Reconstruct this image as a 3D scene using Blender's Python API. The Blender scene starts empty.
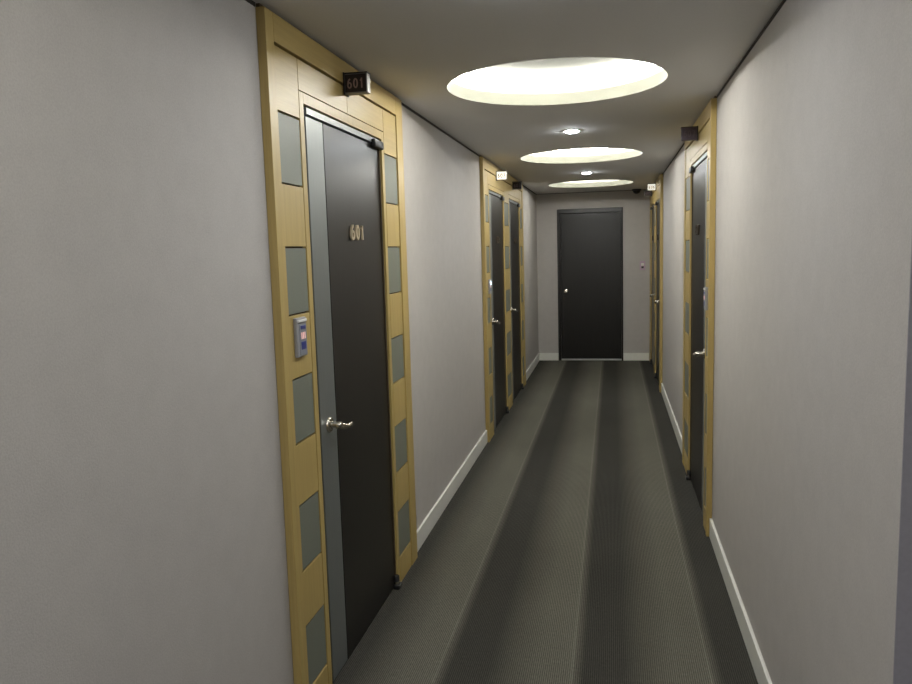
import bpy, bmesh, math, random
from mathutils import Matrix, Vector

random.seed(7)
scene = bpy.context.scene
COL = scene.collection

# ---------------------------------------------------------------- dimensions
L, R, D = -1.020, 0.5176, 10.643        # left wall, right wall, end wall
H = 2.30                                # ceiling
CAMZ = 1.5663
CAM_F, CAM_YAW, CAM_PITCH, CAM_ROLL = 764.24, 11.6794, 6.8367, -1.6228
CORNER = 1.495                          # where the right wall turns away
XC = (L + R) / 2

# ---------------------------------------------------------------- materials
def mat(name):
    m = bpy.data.materials.new(name)
    m.use_nodes = True
    nt = m.node_tree
    b = nt.nodes['Principled BSDF']
    return m, nt, b

def nd(nt, t, **kw):
    n = nt.nodes.new(t)
    for k, v in kw.items():
        setattr(n, k, v)
    return n

def pos_scaled(nt, sx, sy, sz):
    g = nd(nt, 'ShaderNodeNewGeometry')
    mp = nd(nt, 'ShaderNodeMapping')
    mp.inputs['Scale'].default_value = (sx, sy, sz)
    nt.links.new(g.outputs['Position'], mp.inputs['Vector'])
    return mp.outputs['Vector']

def noise(nt, vec, scale, detail=3, rough=0.5):
    n = nd(nt, 'ShaderNodeTexNoise')
    n.inputs['Scale'].default_value = scale
    n.inputs['Detail'].default_value = detail
    n.inputs['Roughness'].default_value = rough
    nt.links.new(vec, n.inputs['Vector'])
    return n.outputs['Fac']

def ramp(nt, fac, stops, interp='LINEAR'):
    r = nd(nt, 'ShaderNodeValToRGB')
    r.color_ramp.interpolation = interp
    e = r.color_ramp.elements
    while len(e) < len(stops):
        e.new(0.5)
    for el, (p, c) in zip(e, stops):
        el.position = p
        el.color = (c[0], c[1], c[2], 1)
    nt.links.new(fac, r.inputs['Fac'])
    return r.outputs['Color']

def bump(nt, b, h, strength, dist):
    bp = nd(nt, 'ShaderNodeBump')
    bp.inputs['Strength'].default_value = strength
    bp.inputs['Distance'].default_value = dist
    nt.links.new(h, bp.inputs['Height'])
    nt.links.new(bp.outputs['Normal'], b.inputs['Normal'])

def mul(c, k):
    return tuple(x * k for x in c)

def noisy(name, c, var=0.1, scale=(30, 30, 30), rough=0.6, metal=0.0, bmp=None, spec=None, detail=3):
    m, nt, b = mat(name)
    v = pos_scaled(nt, *scale)
    n = noise(nt, v, 1.0, detail)
    col = ramp(nt, n, [(0.25, mul(c, 1 - var)), (0.75, mul(c, 1 + var))])
    nt.links.new(col, b.inputs['Base Color'])
    b.inputs['Roughness'].default_value = rough
    b.inputs['Metallic'].default_value = metal
    if spec is not None:
        b.inputs['Specular IOR Level'].default_value = spec
    if bmp:
        bump(nt, b, n, bmp[0], bmp[1])
    return m

def wallpaper():
    m, nt, b = mat('woven_wallpaper')
    v = pos_scaled(nt, 1, 1, 1)
    n1 = noise(nt, v, 260, 2)
    n2 = noise(nt, v, 14, 3)
    mx = nd(nt, 'ShaderNodeMath', operation='ADD')
    ml = nd(nt, 'ShaderNodeMath', operation='MULTIPLY')
    ml.inputs[1].default_value = 0.45
    nt.links.new(n2, ml.inputs[0])
    nt.links.new(n1, mx.inputs[0]); nt.links.new(ml.outputs[0], mx.inputs[1])
    dv = nd(nt, 'ShaderNodeMath', operation='DIVIDE'); dv.inputs[1].default_value = 1.45
    nt.links.new(mx.outputs[0], dv.inputs[0])
    c = WALL_C
    col = ramp(nt, dv.outputs[0], [(0.3, mul(c, 0.92)), (0.7, mul(c, 1.08))])
    nt.links.new(col, b.inputs['Base Color'])
    b.inputs['Roughness'].default_value = 0.8
    b.inputs['Specular IOR Level'].default_value = 0.25
    bump(nt, b, n1, 0.25, 0.002)
    return m

def wood(name, c, grain=0.16, rough=0.45, coat=0.0, axis='z'):
    m, nt, b = mat(name)
    sc = {'z': (60, 60, 2.2), 'y': (60, 2.2, 60)}[axis]
    v = pos_scaled(nt, *sc)
    n = noise(nt, v, 1.0, 5, 0.6)
    v2 = pos_scaled(nt, *[s * 4 for s in sc])
    n2 = noise(nt, v2, 1.0, 3, 0.6)
    a = nd(nt, 'ShaderNodeMath', operation='MULTIPLY_ADD')
    a.inputs[1].default_value = 0.4
    nt.links.new(n2, a.inputs[0]); nt.links.new(n, a.inputs[2])
    s = nd(nt, 'ShaderNodeMath', operation='DIVIDE'); s.inputs[1].default_value = 1.4
    nt.links.new(a.outputs[0], s.inputs[0])
    col = ramp(nt, s.outputs[0], [(0.28, (c[0] * (1 - grain), c[1] * (1 - grain * 1.15), c[2] * (1 - grain * 1.4))),
                                  (0.72, (c[0] * (1 + grain), c[1] * (1 + grain), c[2] * (1 + grain)))])
    nt.links.new(col, b.inputs['Base Color'])
    b.inputs['Roughness'].default_value = rough
    b.inputs['Coat Weight'].default_value = coat
    b.inputs['Coat Roughness'].default_value = 0.3
    bump(nt, b, s.outputs[0], 0.08, 0.002)
    return m

def carpet():
    m, nt, b = mat('ribbed_striped_carpet')
    g = nd(nt, 'ShaderNodeNewGeometry')
    sp = nd(nt, 'ShaderNodeSeparateXYZ')
    nt.links.new(g.outputs['Position'], sp.inputs[0])
    # broad stripes: period 0.497 m
    def math_(op, a, bb):
        n = nd(nt, 'ShaderNodeMath', operation=op)
        for i, q in enumerate((a, bb)):
            if isinstance(q, (int, float)):
                n.inputs[i].default_value = q
            else:
                nt.links.new(q, n.inputs[i])
        return n.outputs[0]
    u = math_('FRACT', math_('DIVIDE', math_('ADD', sp.outputs['X'], 4.97 + 0.105), 0.497), 0)
    dk, lt, ln = CARPET
    stripe = ramp(nt, u, [(0.0, dk), (0.28, mul(dk, 1.04)), (0.46, mul(lt, 0.68)), (0.66, mul(lt, 0.96)), (0.87, lt),
                          (0.89, lt), (0.905, ln), (0.92, mul(lt, 0.85)), (0.99, mul(dk, 1.02))])
    # fine ribs running along the corridor
    ribs = math_('SINE', math_('MULTIPLY', sp.outputs['X'], 2 * math.pi / 0.0076), 0)
    # broken cross weave
    v = pos_scaled(nt, 170, 60, 60)
    n = noise(nt, v, 1.0, 2)
    fac = math_('ADD', math_('MULTIPLY', ribs, 0.42), math_('MULTIPLY', math_('SUBTRACT', n, 0.5), 0.9))
    v3 = pos_scaled(nt, 2.5, 1.2, 1)
    n3 = noise(nt, v3, 1.0, 3)
    fac = math_('ADD', fac, math_('MULTIPLY', math_('SUBTRACT', n3, 0.5), 0.35))
    k = math_('ADD', fac, 1.0)
    mx = nd(nt, 'ShaderNodeMix', data_type='RGBA', blend_type='MULTIPLY')
    mx.inputs[0].default_value = 1.0
    cb = nd(nt, 'ShaderNodeCombineColor')
    for i in range(3):
        nt.links.new(k, cb.inputs[i])
    nt.links.new(stripe, mx.inputs[6]); nt.links.new(cb.outputs[0], mx.inputs[7])
    nt.links.new(mx.outputs[2], b.inputs['Base Color'])
    b.inputs['Roughness'].default_value = 0.95
    b.inputs['Specular IOR Level'].default_value = 0.1
    bump(nt, b, ribs, 0.3, 0.003)
    return m

def emit(name, c, s):
    m, nt, b = mat(name)
    b.inputs['Base Color'].default_value = (0.8, 0.8, 0.8, 1)
    b.inputs['Emission Color'].default_value = (*c, 1)
    b.inputs['Emission Strength'].default_value = s
    return m

K_TUBE, K_DOWN, K_NEAR, K_FILL = 82.0, 290.0, 35.0, 26.0
WALL_C = (0.478, 0.455, 0.432)
CARPET = ((0.056, 0.054, 0.046), (0.152, 0.146, 0.118), (0.19, 0.184, 0.15))
M = {}
M['wall'] = wallpaper()
M['ceil'] = noisy('ceiling_paint', (0.63, 0.62, 0.605), 0.03, (120, 120, 120), 0.9, bmp=(0.1, 0.001))
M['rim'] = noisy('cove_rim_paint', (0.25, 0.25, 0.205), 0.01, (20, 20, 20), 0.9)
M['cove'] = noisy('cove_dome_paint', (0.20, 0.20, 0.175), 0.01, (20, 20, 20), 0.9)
M['grey_wall'] = noisy('blue_grey_wall', (0.27, 0.26, 0.285), 0.05, (90, 90, 90), 0.8)  # one even blue-grey, darker than the corridor wallpaper
M['carpet'] = carpet()
M['base'] = noisy('baseboard_paint', (0.80, 0.80, 0.74), 0.03, (40, 40, 40), 0.45)
M['gap'] = noisy('dark_shadow_gap', (0.035, 0.028, 0.022), 0.1, (40, 40, 40), 0.9)
M['oak'] = wood('pale_oak', (0.458, 0.338, 0.120), 0.10, 0.42)
M['oak_y'] = wood('pale_oak_horizontal', (0.458, 0.338, 0.120), 0.10, 0.42, axis='y')
M['groove'] = noisy('groove_dark_wood', (0.075, 0.045, 0.016), 0.1, (40, 40, 40), 0.8)
M['panel'] = noisy('grey_green_laminate', (0.175, 0.187, 0.152), 0.05, (200, 200, 200), 0.5)
M['leaf'] = wood('dark_wenge_veneer', (0.0095, 0.0083, 0.0070), 0.3, 0.33)
M['jamb'] = noisy('dark_brown_jamb', (0.05, 0.035, 0.02), 0.15, (30, 30, 30), 0.5)
M['steel'] = noisy('brushed_steel', (0.23, 0.245, 0.24), 0.05, (200, 200, 6), 0.42, 0.55)
M['chrome'] = noisy('satin_nickel', (0.62, 0.58, 0.50), 0.03, (60, 60, 60), 0.25, 1.0)
M['black'] = noisy('black_hardware', (0.012, 0.012, 0.013), 0.1, (40, 40, 40), 0.4)
M['brass'] = noisy('pale_brass', (0.72, 0.60, 0.42), 0.03, (60, 60, 60), 0.35, 0.5)
M['sign'] = noisy('dark_brown_sign', (0.020, 0.013, 0.012), 0.1, (40, 40, 40), 0.35)
M['signtxt'] = noisy('sign_lettering', (0.30, 0.20, 0.17), 0.05, (40, 40, 40), 0.5)
M['dimtxt'] = noisy('dim_sign_lettering', (0.16, 0.125, 0.15), 0.05, (40, 40, 40), 0.5)
M['signedge'] = noisy('sign_acrylic_edge', (0.28, 0.26, 0.23), 0.05, (40, 40, 40), 0.4)
M['signpurple'] = noisy('purple_grey_sign', (0.11, 0.085, 0.115), 0.1, (40, 40, 40), 0.35)
M['litsign'] = emit('lit_sign_face', (1.0, 0.95, 0.80), 0.75)
M['reader'] = noisy('grey_reader_plastic', (0.30, 0.30, 0.31), 0.05, (60, 60, 60), 0.4)
M['readerface'] = noisy('grey_reader_face', (0.22, 0.24, 0.28), 0.05, (60, 60, 60), 0.3)
M['blue'] = noisy('blue_key_window', (0.03, 0.045, 0.24), 0.1, (60, 60, 60), 0.3)
M['redled'] = emit('red_display', (1.0, 0.20, 0.12), 0.35)
M['blueled'] = emit('blue_white_led', (0.6, 0.8, 1.0), 2.5)
M['white'] = noisy('white_plastic', (0.75, 0.74, 0.72), 0.02, (40, 40, 40), 0.4)
M['mauve'] = noisy('mauve_plastic', (0.52, 0.38, 0.50), 0.03, (40, 40, 40), 0.4)
M['alu'] = noisy('aluminium', (0.62, 0.61, 0.58), 0.05, (60, 10, 60), 0.35, 0.8)
M['tube'] = emit('cove_lamp', (1.0, 0.985, 0.93), K_TUBE)
M['tube_added'] = emit('added_cove_lamp', (1.0, 0.985, 0.93), K_NEAR)
M['lamp'] = emit('downlight_lamp', (0.93, 0.97, 1.0), K_DOWN)

# ---------------------------------------------------------------- mesh helpers
def box(bm, x0, x1, y0, y1, z0, z1, bev=0.0):
    x0, x1 = min(x0, x1), max(x0, x1)
    y0, y1 = min(y0, y1), max(y0, y1)
    z0, z1 = min(z0, z1), max(z0, z1)
    vs = [bm.verts.new((x, y, z)) for x in (x0, x1) for y in (y0, y1) for z in (z0, z1)]
    fs = []
    for q in ((0, 1, 3, 2), (4, 6, 7, 5), (0, 4, 5, 1), (2, 3, 7, 6), (0, 2, 6, 4), (1, 5, 7, 3)):
        fs.append(bm.faces.new([vs[i] for i in q]))
    if bev > 0:
        es = list({e for f in fs for e in f.edges})
        bmesh.ops.bevel(bm, geom=es, offset=bev, segments=2, affect='EDGES', profile=0.5)

def SX(side, d):
    return L + d if side == 'L' else R - d

def wbox(bm, side, s0, s1, d0, d1, z0, z1, bev=0.0):
    box(bm, SX(side, d0), SX(side, d1), s0, s1, z0, z1, bev)

def lathe(bm, prof, center, axis, seg=32):
    """prof: list of (radius, height along axis)."""
    ax = Vector(axis).normalized()
    ref = Vector((0, 0, 1)) if abs(ax.z) < 0.9 else Vector((1, 0, 0))
    a = ax.cross(ref).normalized(); b = ax.cross(a)
    rings = []
    for r, h in prof:
        if r < 1e-6:
            rings.append([bm.verts.new(Vector(center) + ax * h)])
        else:
            rings.append([bm.verts.new(Vector(center) + ax * h + a * (r * math.cos(2 * math.pi * i / seg)) + b * (r * math.sin(2 * math.pi * i / seg))) for i in range(seg)])
    for r0, r1 in zip(rings, rings[1:]):
        for i in range(seg):
            j = (i + 1) % seg
            if len(r0) == 1:
                bm.faces.new((r0[0], r1[i], r1[j]))
            elif len(r1) == 1:
                bm.faces.new((r0[i], r0[j], r1[0]))
            else:
                bm.faces.new((r0[i], r0[j], r1[j], r1[i]))

def tube(bm, pts, radii, seg=14, flat=1.0):
    pts = [Vector(p) for p in pts]
    rings = []
    for i, p in enumerate(pts):
        t = (pts[min(i + 1, len(pts) - 1)] - pts[max(i - 1, 0)]).normalized()
        up = Vector((0, 0, 1))
        a = t.cross(up)
        a = a.normalized() if a.length > 1e-3 else Vector((0, 1, 0))
        b = a.cross(t).normalized()
        r = radii[i]
        rings.append([bm.verts.new(p + a * (r * flat * math.cos(2 * math.pi * k / seg)) + b * (r * math.sin(2 * math.pi * k / seg))) for k in range(seg)])
    for r0, r1 in zip(rings, rings[1:]):
        for k in range(seg):
            j = (k + 1) % seg
            bm.faces.new((r0[k], r0[j], r1[j], r1[k]))
    bm.faces.new(rings[0][::-1]); bm.faces.new(rings[-1])

def finish(o, label=None, cat=None, group=None, kind=None):
    if label: o['label'] = label
    if cat: o['category'] = cat
    if group: o['group'] = group
    if kind: o['kind'] = kind
    return o

def root_loc(o):
    while o.parent is not None:
        o = o.parent
    return Vector(o.location)

def obj(name, bm, m, parent=None, smooth=False, origin=None, label=None):
    bmesh.ops.recalc_face_normals(bm, faces=bm.faces[:])
    me = bpy.data.meshes.new(name)
    off = root_loc(parent) if parent is not None else (Vector(origin) if origin is not None else Vector((0, 0, 0)))
    bmesh.ops.translate(bm, verts=bm.verts[:], vec=-off)
    bm.to_mesh(me); bm.free()
    if smooth:
        for p in me.polygons:
            p.use_smooth = True
        try:
            me.set_sharp_from_angle(angle=math.radians(40))
        except Exception:
            pass
    me.materials.append(m)
    o = bpy.data.objects.new(name, me)
    COL.objects.link(o)
    if parent is not None:
        o.parent = parent
    else:
        o.location = off
    if label:
        o['label'] = label
    return o

def empty(name, loc, label, cat, group=None, kind=None):
    o = bpy.data.objects.new(name, None)
    o.empty_display_size = 0.1
    o.location = loc
    COL.objects.link(o)
    return finish(o, label, cat, group, kind)

def arc(cx, cy, rx, ry, a0, a1, n=18):
    return [(cx + rx * math.cos(math.radians(a0 + (a1 - a0) * i / n)), cy + ry * math.sin(math.radians(a0 + (a1 - a0) * i / n))) for i in range(n + 1)]

GLYPH = {                                 # strokes in a 1 x 1 box
    '0': [arc(.5, .5, .40, .44, 0, 360, 28)],
    '1': [[(.50, .0), (.50, 1.0)], [(.53, .93), (.20, .70)]],
    '2': [arc(.5, .70, .38, .25, 170, -35, 16) + [(.10, .06), (.92, .06)]],
    '3': [arc(.46, .73, .38, .22, 150, -90, 16) + arc(.46, .28, .42, .23, 90, -150, 16)[1:]],
    '5': [[(.86, .94), (.22, .94), (.17, .54)] + arc(.46, .33, .42, .28, 130, -150, 18)],
    '6': [arc(.5, .31, .39, .26, 0, 360, 24), arc(.86, .34, .75, .62, 102, 180, 14)],
    '7': [[(.06, .94), (.92, .94), (.40, .0)]],
}

def digits_bm(txt, w, h, pitch, stroke, depth, place):
    """raised numerals cut as flat bent bars; text space: x right, y up, z towards the reader."""
    bm = bmesh.new()
    for k, ch in enumerate(txt):
        ox = (k - (len(txt) - 1) / 2) * pitch - w / 2
        for line in GLYPH[ch]:
            closed = math.dist(line[0], line[-1]) < 1e-6
            pts = [Vector((ox + x * w, (y - 0.5) * h)) for x, y in (line[:-1] if closed else line)]
            n = len(pts)
            ring = []
            for i in range(n):
                p0 = pts[(i - 1) % n] if closed or i > 0 else pts[0]
                p1 = pts[(i + 1) % n] if closed or i < n - 1 else pts[-1]
                t = (p1 - p0).normalized()
                q = Vector((-t.y, t.x)) * stroke / 2
                if not closed and 0 < i < n - 1:
                    c = max(0.6, (pts[i] - p0).normalized().dot(t))
                    q = q / c
                ring.append([bm.verts.new((v.x, v.y, z)) for v, z in ((pts[i] + q, depth), (pts[i] - q, depth), (pts[i] - q, -depth), (pts[i] + q, -depth))])
            for i in range(n if closed else n - 1):
                r0, r1 = ring[i], ring[(i + 1) % n]
                for m in range(4):
                    bm.faces.new((r0[m], r0[(m + 1) % 4], r1[(m + 1) % 4], r1[m]))
            if not closed:
                bm.faces.new(ring[0][::-1]); bm.faces.new(ring[-1])
    bm.transform(place)
    return bm

def face_matrix(pos, side):
    """letters standing on a wall ('L'/'R') or facing back down the corridor ('S')."""
    if side == 'L':   x, z = Vector((0, 1, 0)), Vector((1, 0, 0))
    elif side == 'R': x, z = Vector((0, -1, 0)), Vector((-1, 0, 0))
    else:             x, z = Vector((1, 0, 0)), Vector((0, -1, 0))
    y = Vector((0, 0, 1))
    m = Matrix.Identity(4)
    for i, c in enumerate((x, y, z)):
        m[0][i], m[1][i], m[2][i] = c
    m[0][3], m[1][3], m[2][3] = pos
    return m

# ---------------------------------------------------------------- layout
OZ = 2.060                                # top of the door openings
OPEN_L = [(2.440, 3.312), (6.310, 7.185), (7.565, 8.440)]
OPEN_R = [(4.310, 5.190), (8.470, 9.230), (9.580, 10.340)]
EX0, EX1, EZ = -0.742, 0.140, 2.080       # end door frame
BACK = -2.6
LOBBY = 2.1

# ---------------------------------------------------------------- room shell
def niche_wall(side, y0, y1, openings):
    bm = bmesh.new()
    wbox(bm, side, y0, y1, -0.16, -0.06, -0.05, H + 0.45)
    s = y0
    for a, b in openings:
        wbox(bm, side, s, a, -0.06, 0, -0.05, H + 0.45)
        wbox(bm, side, a, b, -0.06, 0, OZ, H + 0.45)
        s = b
    wbox(bm, side, s, y1, -0.06, 0, -0.05, H + 0.45)
    return bm

def struct(name, bm, m, label, cat):
    return finish(obj(name, bm, m), label, cat, kind='structure')

struct('wall_left', niche_wall('L', BACK, D + 0.1, OPEN_L), M['wall'], 'greige papered corridor wall on the left holding three doors', 'wall')
struct('wall_right', niche_wall('R', CORNER, D + 0.1, OPEN_R), M['wall'], 'greige papered corridor wall on the right, ending in a bare corner', 'wall')
bm = bmesh.new()
box(bm, L - 0.16, R + 0.16, D + 0.06, D + 0.16, -0.05, H + 0.45)
box(bm, L - 0.06, EX0, D, D + 0.06, -0.05, H + 0.45)
box(bm, EX1, R + 0.06, D, D + 0.06, -0.05, H + 0.45)
box(bm, EX0, EX1, D, D + 0.06, EZ, H + 0.45)
struct('wall_end', bm, M['wall'], 'short greige wall closing the far end of the corridor', 'wall')
bm = bmesh.new()
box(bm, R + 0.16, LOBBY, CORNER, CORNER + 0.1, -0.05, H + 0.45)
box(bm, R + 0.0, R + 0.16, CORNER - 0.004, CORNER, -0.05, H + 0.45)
struct('wall_return', bm, M['grey_wall'], 'blue-grey wall face turning right from the near right corner', 'wall')
bm = bmesh.new(); box(bm, LOBBY, LOBBY + 0.1, BACK, CORNER + 0.1, -0.05, H + 0.45)
struct('wall_lobby', bm, M['wall'], 'lobby wall out of view on the right', 'wall')
bm = bmesh.new(); box(bm, L - 0.16, LOBBY + 0.1, BACK - 0.1, BACK, -0.05, H + 0.45)
struct('wall_back', bm, M['wall'], 'lobby wall behind the viewer', 'wall')
bm = bmesh.new(); box(bm, L - 0.06, LOBBY, BACK, D + 0.06, -0.05, 0)
struct('floor', bm, M['carpet'], 'ribbed grey carpet floor with broad dark lengthwise stripes', 'floor')

# ceiling slab with round openings
COVES = [0.745, 3.60, 6.455, 9.31]
CR, SLAB = 0.493, 0.055
def ceiling_mesh():
    bm = bmesh.new()
    N = 96
    x0, x1 = L - 0.06, R + 0.06
    half = 0.56
    def cell(yc):
        rect = [(x0, yc - half), (x1, yc - half), (x1, yc + half), (x0, yc + half)]
        ring, outer = [], []
        for i in range(N):
            a = 2 * math.pi * (i + 0.5) / N
            c, s = math.cos(a), math.sin(a)
            ring.append((XC + CR * c, yc + CR * s))
            hx, hy = (x1 - x0) / 2, half
            t = min(hx / abs(c) if abs(c) > 1e-9 else 1e9, hy / abs(s) if abs(s) > 1e-9 else 1e9)
            outer.append((XC + t * c, yc + t * s))
        for z in (H, H + SLAB):
            rv = [bm.verts.new((x, y, z)) for x, y in ring]
            ov = [bm.verts.new((x, y, z)) for x, y in outer]
            cv = [bm.verts.new((x, y, z)) for x, y in rect]
            for i in range(N):
                j = (i + 1) % N
                po, pj = outer[i], outer[j]
                # insert the rectangle's corner where the outer polygon would cut it
                k = None
                for q, (rx, ry) in enumerate(rect):
                    if abs(po[0] - pj[0]) > 1e-6 and abs(po[1] - pj[1]) > 1e-6:
                        if (abs(po[0] - rx) < 1e-6 or abs(pj[0] - rx) < 1e-6) and (abs(po[1] - ry) < 1e-6 or abs(pj[1] - ry) < 1e-6):
                            k = q
                if k is None:
                    bm.faces.new((rv[i], rv[j], ov[j], ov[i]))
                else:
                    bm.faces.new((rv[i], rv[j], ov[j], cv[k], ov[i]))
    y = BACK
    for yc in COVES:
        box(bm, x0, x1, y, yc - half, H, H + SLAB)
        cell(yc)
        y = yc + half
    box(bm, x0, x1, y, D + 0.06, H, H + SLAB)
    box(bm, x1, LOBBY, BACK, CORNER, H, H + SLAB)
    return bm
struct('ceiling', ceiling_mesh(), M['ceil'], 'flat grey painted ceiling with three large round openings', 'ceiling')

# thin dark shadow gap along the tops of the walls
def trim(name, spec, label):
    bm = bmesh.new(); box(bm, *spec)
    struct(name, bm, M['gap'], label, 'trim')
g, gz = 0.003, 0.012
SL = [(BACK, 2.170), (3.662, 6.026), (8.764, D)]
SR = [(CORNER, 4.136), (5.604, 8.296)]
n = 1
for (a, b), w in zip(SL, ('on the near left wall', 'between door 601 and the pair of doors', 'beyond the left pair of doors')):
    trim('trim_%d' % n, (L, L + g, a, b, H - gz, H), 'thin dark shadow gap under the ceiling ' + w); n += 1
for (a, b), w in zip(SR, ('on the near right wall', 'between the two right door surrounds')):
    trim('trim_%d' % n, (R - g, R, a, b, H - gz, H), 'thin dark shadow gap under the ceiling ' + w); n += 1
trim('trim_%d' % n, (L + g, R - g, D - g, D, H - 0.006, H), 'thin dark shadow gap along the top of the end wall')

def baseboard(name, spec, thin, label):
    bm = bmesh.new()
    box(bm, *spec, bev=0.003)
    struct(name, bm, M['base'], label, 'baseboard')
BH, BT = 0.105, 0.014
for (a, b), w in zip(SL, ('on the near left wall', 'on the left wall between door 601 and the door pair', 'on the left wall beyond the door pair')):
    baseboard('baseboard_left', (L, L + BT, a, b, 0, BH), 0, 'pale grey baseboard ' + w)
for (a, b), w in zip(SR, ('along the near right wall', 'on the right wall between the two door surrounds')):
    baseboard('baseboard_right', (R - BT, R, a, b, 0, BH), 0, 'pale grey baseboard ' + w)
baseboard('baseboard_end', (L + BT, EX0 - 0.001, D - BT, D, 0, BH), 0, 'pale grey baseboard left of the end door')
baseboard('baseboard_end', (EX1 + 0.001, R - 0.036, D - BT, D, 0, BH), 0, 'pale grey baseboard right of the end door')

# ---------------------------------------------------------------- door surrounds
PZ = [(0.130, 0.345), (0.540, 0.755), (0.965, 1.168), (1.380, 1.587), (1.790, 2.000)]
BD, FD = 0.0295, 0.026                     # how far border and field stand off the wall

def surround(side, s0, s1, inner0, inner1, openings, columns, label, cw=0.034):
    root = empty('door_surround', (SX(side, 0), (s0 + s1) / 2, 0), label, 'door surround', 'pale wooden door surrounds')
    top = H - 0.012
    hz = 2.203                            # underside of the head border
    cz = 2.098                            # joint above the casing
    # dark backing seen through the joints
    bm = bmesh.new()
    s = s0 + 0.004
    for a, b in openings:
        wbox(bm, side, s, a - 0.002, 0.0012, 0.012, 0, OZ + 0.002); s = b + 0.002
    wbox(bm, side, s, s1 - 0.004, 0.0012, 0.012, 0, OZ + 0.002)
    wbox(bm, side, s0 + 0.004, s1 - 0.004, 0.0012, 0.012, OZ + 0.002, H - 0.001)
    obj('backing', bm, M['groove'], root)
    # raised border
    bm = bmesh.new()
    wbox(bm, side, s0, inner0, 0.0012, BD, 0, top, 0.0015)
    wbox(bm, side, inner1, s1, 0.0012, BD, 0, top, 0.0015)
    obj('side_border', bm, M['oak'], root)
    bm = bmesh.new()
    wbox(bm, side, inner0 + 0.0005, inner1 - 0.0005, 0.012, BD, hz, top, 0.0015)
    obj('head_border', bm, M['oak_y'], root)
    # casing round each opening
    for a, b in openings:
        bm = bmesh.new()
        wbox(bm, side, a - cw, a, 0.0012, FD, 0, cz - 0.003, 0.001)
        wbox(bm, side, b, b + cw, 0.0012, FD, 0, cz - 0.003, 0.001)
        wbox(bm, side, a, b, 0.0012, FD, OZ, cz - 0.003, 0.001)
        obj('casing', bm, M['oak'], root)
    # header field boards between the vertical joints
    joints = [inner0 + 0.002]
    for a, b in openings:
        joints += [a - cw - 0.002, (a + b) / 2, b + cw + 0.002]
    joints += [inner1 - 0.006]
    bm = bmesh.new()
    for a, b in zip(joints, joints[1:]):
        if b - a > 0.02:
            z0 = cz if any(o[0] - cw - 0.01 <= (a + b) / 2 <= o[1] + cw + 0.01 for o in openings) else PZ[-1][1] + 0.006
            wbox(bm, side, a + 0.0015, b - 0.0015, 0.010, FD, z0, hz - 0.008, 0.0008)
    obj('header_field', bm, M['oak_y'], root)
    # stile columns: oak blocks alternating with grey panels
    bm = bmesh.new()
    for a, b in columns:
        z = 0.0
        for p0, p1 in PZ:
            wbox(bm, side, a, b, 0.010, FD, z, p0 - 0.006, 0.0008)
            z = p1 + 0.006
    obj('stile_field', bm, M['oak'], root)
    for a, b in columns:
        for p0, p1 in PZ:
            bm = bmesh.new()
            wbox(bm, side, a, b, 0.010, FD - 0.002, p0, p1, 0.0008)
            obj('grey_panel', bm, M['panel'], root, label='grey green inset panel')
    return root

surround('L', 2.172, 3.660, 2.228, 3.556, [OPEN_L[0]], [(2.230, 2.401), (3.351, 3.548)],
         'pale wooden surround with grey panels around door 601, nearest on the left')
surround('L', 6.028, 8.762, 6.100, 8.664, OPEN_L[1:], [(6.102, 6.271), (7.224, 7.526), (8.479, 8.656)],
         'long pale wooden surround framing the two left doors beyond door 601')
surround('R', 4.138, 5.602, 4.178, 5.505, [OPEN_R[0]], [(4.180, 4.283), (5.229, 5.497)],
         'pale wooden surround with grey panels around the nearest right door', 0.025)
surround('R', 8.298, 10.628, 8.350, 10.540, OPEN_R[1:], [(8.352, 8.430), (9.270, 9.540), (10.380, 10.530)],
         'narrow-looking pale wooden surround at the far right, beside the end wall')

# ---------------------------------------------------------------- doors
def lever(side, s, z, d, parent, way):
    """satin lever handle: round rose, short neck, waved lever. way: +1 lever runs away from the viewer."""
    n = Vector((1, 0, 0)) if side == 'L' else Vector((-1, 0, 0))
    c = Vector((SX(side, d), s, z))
    bm = bmesh.new()
    lathe(bm, [(0, 0), (0.029, 0), (0.029, 0.004), (0.025, 0.009), (0.013, 0.011), (0.0115, 0.03), (0.0, 0.031)], c, n)
    h = obj('door_handle', bm, M['chrome'], parent, smooth=True)
    bm = bmesh.new()
    pts, rad = [], []
    for i in range(15):
        t = i / 14
        along = 0.112 * t - 0.006
        rise = -0.030 * t + 0.012 * max(0, (t - 0.55) / 0.45) ** 1.5
        out = 0.044 - 0.012 * (1 - t) ** 3 + 0.004 * t
        pts.append(c + n * out + Vector((0, way * along, rise - 0.002)))
        rad.append(0.0120 - 0.0030 * t)
    tube(bm, pts, rad, 14, 0.75)
    lathe(bm, [(0, 0.026), (0.012, 0.026), (0.012, 0.045), (0.009, 0.050), (0, 0.051)], c, n, 20)
    obj('lever', bm, M['chrome'], h, smooth=True)

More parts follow.
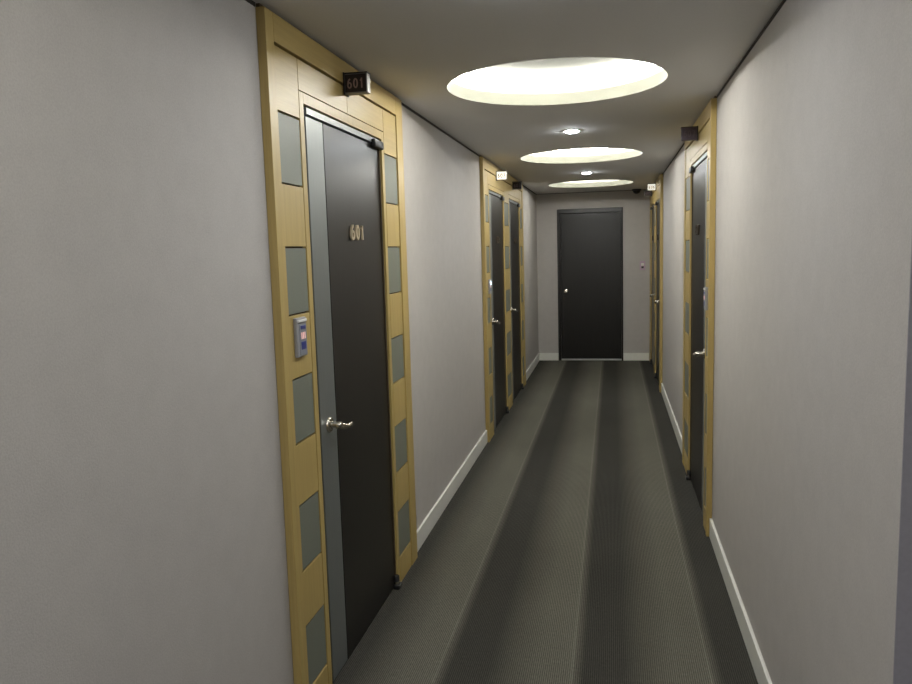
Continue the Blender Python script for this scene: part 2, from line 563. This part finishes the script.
def room_door(num, side, a, b, text, label, strip=True):
    root = empty('door_%d' % num, (SX(side, 0), (a + b) / 2, 0), label, 'door', kind='structure')
    lf = 0.012                            # face of the leaf, back from the surround
    sw = 0.200                            # steel latch strip
    bm = bmesh.new()
    wbox(bm, side, a, a + 0.042, -0.058, 0.009, 0, OZ)
    wbox(bm, side, b - 0.013, b, -0.058, 0.016, 0, OZ)
    wbox(bm, side, a + 0.042, b - 0.013, -0.058, -0.044, 0, OZ)
    obj('jamb', bm, M['jamb'], root)
    bm = bmesh.new(); wbox(bm, side, a + 0.0425, b - 0.0135, -0.043, 0.018, OZ - 0.026, OZ - 0.004, 0.001)
    obj('head_strip', bm, M['steel'], root, label='pale steel strip across the top of the opening')
    bm = bmesh.new(); wbox(bm, side, a + 0.046, a + sw, -0.042, lf, 0.008, OZ - 0.032, 0.0015)
    obj('latch_strip', bm, M['steel'], root, label='grey steel strip on the latch side')
    bm = bmesh.new(); wbox(bm, side, a + sw + 0.006, b - 0.016, -0.042, lf, 0.008, OZ - 0.032, 0.0015)
    obj('leaf', bm, M['leaf'], root)
    lever(side, a + 0.123, 0.953, lf, root, 1)
    # pivots on the hinge side
    bm = bmesh.new()
    wbox(bm, side, b - 0.120, b + 0.004, lf, 0.036, OZ - 0.046, OZ - 0.012, 0.005)
    obj('top_pivot', bm, M['black'], root, smooth=True)
    bm = bmesh.new()
    wbox(bm, side, b - 0.040, b + 0.006, lf, 0.042, 0.001, 0.022, 0.004)
    lathe(bm, [(0.014, 0.020), (0.014, 0.058), (0.011, 0.062), (0, 0.062)], (SX(side, 0.022), b - 0.016, 0), (0, 0, 1), 20)
    fp = obj('floor_pivot', bm, M['black'], root, smooth=True)
    bm = bmesh.new()
    lathe(bm, [(0, 0.024), (0.0165, 0.024), (0.0165, 0.034), (0, 0.034)], (SX(side, 0.022), b - 0.016, 0), (0, 0, 1), 20)
    obj('pivot_ring', bm, M['chrome'], fp, smooth=True)
    # numerals
    bm = digits_bm(text, 0.040, 0.057, 0.0595, 0.0105, 0.004, face_matrix((SX(side, lf + 0.006), a + 0.514, 1.648), side))
    obj('door_number', bm, M['brass'] if num == 1 else M['jamb'], root)
    return root

room_door(1, 'L', *OPEN_L[0], '601', 'dark wood door numbered 601 with steel latch strip, nearest on the left')
room_door(2, 'L', *OPEN_L[1], '602', 'dark wood door, nearer of the left pair, under the lit white sign')
room_door(3, 'L', *OPEN_L[2], '603', 'dark wood door, farther of the left pair, under the unlit brown sign')
room_door(4, 'R', *OPEN_R[0], '607', 'dark wood door with pale reflection, nearest on the right')
room_door(5, 'R', *OPEN_R[1], '606', 'dark wood door seen edge-on, nearer of the far right pair')
room_door(6, 'R', *OPEN_R[2], '605', 'dark wood door seen edge-on, last on the right before the end wall')

# end door
root = empty('door_7', ((EX0 + EX1) / 2, D, 0), 'plain dark brown door facing the viewer in the end wall', 'door', kind='structure')
fw = 0.040
bm = bmesh.new()
box(bm, EX0, EX0 + fw, D - 0.012, D + 0.058, 0, EZ, 0.002)
box(bm, EX1 - fw * 0.5, EX1, D - 0.012, D + 0.058, 0, EZ, 0.002)
box(bm, EX0 + fw, EX1 - fw * 0.5, D - 0.012, D + 0.058, EZ - 0.058, EZ, 0.002)
obj('door_frame', bm, M['leaf'], root)
bm = bmesh.new(); box(bm, EX0 + fw + 0.004, EX1 - fw * 0.5 - 0.004, D + 0.010, D + 0.050, 0.022, EZ - 0.062, 0.002)
obj('leaf', bm, M['leaf'], root)
bm = bmesh.new()
c = (-0.632, D + 0.010, 0.962)
lathe(bm, [(0, 0), (0.030, 0), (0.030, 0.004), (0.014, 0.010), (0.012, 0.028), (0.024, 0.036), (0.029, 0.050), (0.025, 0.064), (0, 0.069)], c, (0, -1, 0))
obj('door_knob', bm, M['chrome'], root, smooth=True)
bm = bmesh.new(); box(bm, EX0 + fw + 0.001, EX1 - fw * 0.5 - 0.001, D - 0.012, D + 0.055, 0.0, 0.020, 0.003)
obj('threshold', bm, M['alu'], root, label='bright metal threshold strip')

# ---------------------------------------------------------------- projecting room signs
def sign(side, s, style, text, label, dz=0.0):
    d0, w, z0, z1, t = BD, 0.093, 2.164 + dz, 2.236 + dz, 0.036
    root = empty('room_number_sign', (SX(side, d0), s, z0), label, 'sign', 'room number signs')
    face = {'dark': M['sign'], 'lit': M['litsign'], 'purple': M['signpurple']}[style]
    bm = bmesh.new()
    wbox(bm, side, s - t / 2, s + t / 2, d0 + 0.004, d0 + w, z0, z1, 0.002)
    obj('housing', bm, M['signedge'] if style != 'purple' else M['signpurple'], root)
    bm = bmesh.new()
    wbox(bm, side, s - 0.026, s + 0.026, d0, d0 + 0.006, z0 - 0.004, z1 + 0.006, 0.002)
    obj('mounting_plate', bm, M['sign'], root)
    bm = bmesh.new()
    wbox(bm, side, s - t / 2 - 0.004, s - t / 2, d0 + 0.007, d0 + w - 0.004, z0 + 0.004, z1 - 0.003, 0.001)
    fc = obj('face', bm, face, root, label='glowing white face' if style == 'lit' else None)
    bm = bmesh.new()
    cap = M['sign']
    wbox(bm, side, s - t / 2 - 0.006, s + t / 2 + 0.002, d0 + 0.004, d0 + w + 0.002, z1, z1 + 0.004, 0.001)
    obj('cap', bm, cap, root)
    x = (SX(side, d0 + 0.007) + SX(side, d0 + w - 0.004)) / 2
    bm = digits_bm(text, 0.017, 0.036, 0.024, 0.0052, 0.0008, face_matrix((x, s - t / 2 - 0.0046, (z0 + z1) / 2), 'S'))
    obj('numerals', bm, M['signtxt'] if text == '601' else M['dimtxt'] if style != 'lit' else M['groove'], fc)

mid = lambda o: (o[0] + o[1]) / 2
sign('L', 2.855, 'dark', '601', 'dark sign box reading 601 projecting above the nearest left door')
sign('L', 6.735, 'lit', '602', 'glowing white sign box above the nearer door of the left pair')
sign('L', 7.860, 'dark', '603', 'unlit brown sign box above the farther door of the left pair')
sign('R', mid(OPEN_R[0]), 'purple', '607', 'purplish grey sign box above the nearest right door')
sign('R', 9.150, 'lit', '606', 'small glowing white sign box above the far right doors', 0.018)
sign('R', 10.050, 'dark', '605', 'tiny dark sign box last on the right, against the end wall', 0.010)

# ---------------------------------------------------------------- card readers
def reader(side, s0, s1, z0, z1, label, led=False):
    root = empty('card_reader', (SX(side, FD), (s0 + s1) / 2, z0), label, 'card reader', 'card readers beside the doors')
    m, w, h = (s0 + s1) / 2, s1 - s0, z1 - z0
    bm = bmesh.new(); wbox(bm, side, s0, s1, FD, FD + 0.013, z0, z1, 0.003)
    obj('body', bm, M['reader'], root)
    bm = bmesh.new(); wbox(bm, side, s0 + 0.016, s1 - 0.006, FD + 0.013, FD + 0.0145, z0 + 0.006, z1 - 0.022, 0.0005)
    fp = obj('face_plate', bm, M['readerface'], root)
    bm = bmesh.new(); wbox(bm, side, s0 + 0.006, s1 - 0.006, FD + 0.012, FD + 0.018, z1 - 0.014, z1 - 0.006, 0.0015)
    obj('card_slot_lip', bm, M['white'], root, label='white lip along the top')
    for k in (0.18, 0.70):
        bm = bmesh.new(); wbox(bm, side, m - w * 0.17, m + w * 0.30, FD + 0.0143, FD + 0.0158, z0 + h * k, z0 + h * (k + (0.20 if k < .5 else 0.09)), 0.0004)
        obj('blue_window', bm, M['blue'], fp)
    bm = bmesh.new()
    for k in (-0.14, 0.02, 0.18):
        wbox(bm, side, m + w * k, m + w * (k + 0.08), FD + 0.0143, FD + 0.0155, z0 + h * 0.45, z0 + h * 0.62)
    obj('display', bm, M['redled'], fp, label='small red display')
    if led:
        bm = bmesh.new()
        lathe(bm, [(0, 0), (0.017, 0), (0.014, 0.006), (0, 0.010)], (SX(side, FD + 0.013), m, z1 - 0.030), (1 if side == 'L' else -1, 0, 0), 16)
        obj('indicator', bm, M['blueled'], root, label='glowing blue white light')

reader('L', 2.262, 2.340, 1.240, 1.366, 'grey card reader with blue windows on the surround of door 601')
reader('L', 6.165, 6.245, 1.205, 1.321, 'small card reader glowing blue white beside the nearer left pair door', True)
reader('R', 4.205, 4.275, 1.215, 1.335, 'slim grey card reader on the nearest right door surround')

# ---------------------------------------------------------------- end wall fittings
root = empty('wall_switch', (0.396, D, 1.232), 'small mauve switch plate on the end wall right of the dark door', 'switch')
bm = bmesh.new(); box(bm, 0.360, 0.432, D - 0.009, D, 1.232, 1.354, 0.003)
obj('plate', bm, M['mauve'], root)
bm = bmesh.new(); box(bm, 0.376, 0.416, D - 0.014, D - 0.009, 1.290, 1.325, 0.002)
obj('button', bm, M['white'], root)
bm = bmesh.new(); box(bm, 0.381, 0.411, D - 0.014, D - 0.009, 1.256, 1.282, 0.002)
obj('dark_key', bm, M['black'], root)

root = empty('ceiling_camera', (0.315, D - 0.12, H), 'small dark dome on the ceiling above the end wall', 'security camera')
bm = bmesh.new(); lathe(bm, [(0, 0), (0.062, 0), (0.062, -0.018), (0.052, -0.022), (0, -0.022)], (0.315, D - 0.12, H), (0, 0, 1))
obj('base_ring', bm, M['black'], root, smooth=True)
bm = bmesh.new(); lathe(bm, [(0.048, -0.022)] + [(0.048 * math.cos(t), -0.022 - 0.04 * math.sin(t)) for t in [i * math.pi / 16 for i in range(1, 8)]] + [(0, -0.062)], (0.315, D - 0.12, H), (0, 0, 1))
obj('dome', bm, M['black'], root, smooth=True)

# ---------------------------------------------------------------- ceiling lights
def cove(yc, label, lamp=None):
    z0 = H + SLAB
    root = empty('ceiling_cove_light', (XC, yc, H), label, 'ceiling light', 'round ceiling cove lights')
    RO, CH = 0.60, 0.100
    bm = bmesh.new()
    lathe(bm, [(RO, z0), (RO, z0 + CH * 0.7), (RO - 0.012, z0 + CH * 0.92), (RO - 0.035, z0 + CH), (0, z0 + CH)], (XC, yc, 0), (0, 0, 1), 96)
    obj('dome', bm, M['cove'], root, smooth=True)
    bm = bmesh.new()
    lathe(bm, [(CR - 0.002, H - 0.001), (CR - 0.002, z0 + 0.001), (RO, z0 + 0.001), (RO, z0), (CR, z0), (CR, H - 0.001), (CR - 0.002, H - 0.001)], (XC, yc, 0), (0, 0, 1), 96)
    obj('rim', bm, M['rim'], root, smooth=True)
    bm = bmesh.new()
    NN, MM, r, rr = 96, 12, 0.516, 0.015
    rings = []
    for i in range(NN):
        a = 2 * math.pi * i / NN
        rings.append([bm.verts.new((XC + (r + rr * math.cos(2 * math.pi * k / MM)) * math.cos(a), yc + (r + rr * math.cos(2 * math.pi * k / MM)) * math.sin(a), z0 + 0.068 + rr * math.sin(2 * math.pi * k / MM))) for k in range(MM)])
    for i in range(NN):
        for k in range(MM):
            bm.faces.new((rings[i][k], rings[(i + 1) % NN][k], rings[(i + 1) % NN][(k + 1) % MM], rings[i][(k + 1) % MM]))
    obj('lamp_ring', bm, lamp or M['tube'], root, smooth=True)

cove(COVES[0], 'added round ceiling recess overhead, out of view, nearest the viewer', M['tube_added'])  # extra unseen recess and lamp ring, added to brighten the near walls

cove(COVES[1], 'largest-looking round glowing ceiling recess, nearest, beside door 601')
cove(COVES[2], 'middle round glowing ceiling recess, between the two small downlights')
M['tube_far'] = emit('far_cove_lamp', (1.0, 0.985, 0.93), K_TUBE * 0.72)
cove(COVES[3], 'farthest round glowing ceiling recess, near the end wall', M['tube_far'])

def downlight(yc, label):
    root = empty('downlight', (XC, yc, H), label, 'downlight', 'small recessed downlights')
    bm = bmesh.new()
    lathe(bm, [(0.044, -0.001), (0.047, -0.006), (0.058, -0.005), (0.061, 0.0), (0.044, 0.0)], (XC, yc, H), (0, 0, 1), 40)
    obj('trim_ring', bm, M['white'], root, smooth=True)
    bm = bmesh.new()
    lathe(bm, [(0, -0.016), (0.020, -0.0145), (0.034, -0.010), (0.044, -0.002), (0.044, 0.0)], (XC, yc, H), (0, 0, 1), 40)
    obj('lamp', bm, M['lamp'], root, smooth=True)
downlight(2.165, 'small round downlight in the near ceiling before the first recess')
downlight(5.030, 'small bright downlight between the first and middle ceiling recesses')
downlight(7.880, 'small bright downlight between the middle and farthest ceiling recesses')

# unseen fill lamp added behind the viewer to light the near walls
li = bpy.data.lights.new('added_fill_lamp', 'AREA')
li.shape = 'DISK'; li.size = 0.6; li.energy = K_FILL; li.color = (0.95, 0.96, 1.0)
lo = bpy.data.objects.new('added_fill_lamp', li); lo.location = (XC, -0.9, H - 0.02); COL.objects.link(lo)

w = bpy.data.worlds.new('world'); scene.world = w; w.use_nodes = True
w.node_tree.nodes['Background'].inputs[0].default_value = (0.5, 0.5, 0.55, 1)
w.node_tree.nodes['Background'].inputs[1].default_value = 0.02

# ---------------------------------------------------------------- camera
YAW, PITCH, ROLL, FPX = math.radians(CAM_YAW), math.radians(CAM_PITCH), math.radians(CAM_ROLL), CAM_F
f0 = Vector((-math.sin(YAW), math.cos(YAW), 0)); r0 = Vector((math.cos(YAW), math.sin(YAW), 0)); u0 = Vector((0, 0, 1))
f = f0 * math.cos(PITCH) - u0 * math.sin(PITCH)
u = u0 * math.cos(PITCH) + f0 * math.sin(PITCH)
r = r0 * math.cos(ROLL) + u * math.sin(ROLL)
u2 = u * math.cos(ROLL) - r0 * math.sin(ROLL)
cam = bpy.data.cameras.new('camera')
cam.sensor_width = 36.0; cam.lens = FPX / 912 * 36.0; cam.clip_start = 0.02
co = bpy.data.objects.new('camera', cam)
mw = Matrix.Identity(4)
for i, c in enumerate((r, u2, -f)):
    mw[0][i], mw[1][i], mw[2][i] = c
mw[0][3], mw[1][3], mw[2][3] = 0, 0, CAMZ
co.matrix_world = mw
COL.objects.link(co)
scene.camera = co

scene.view_settings.view_transform = 'Standard'
scene.view_settings.look = 'None'
scene.view_settings.gamma = 1.0
scene.view_settings.use_curve_mapping = False
scene.view_settings.exposure = 0.28
scene.cycles.max_bounces = 16
scene.cycles.diffuse_bounces = 10
scene.cycles.use_denoising = True
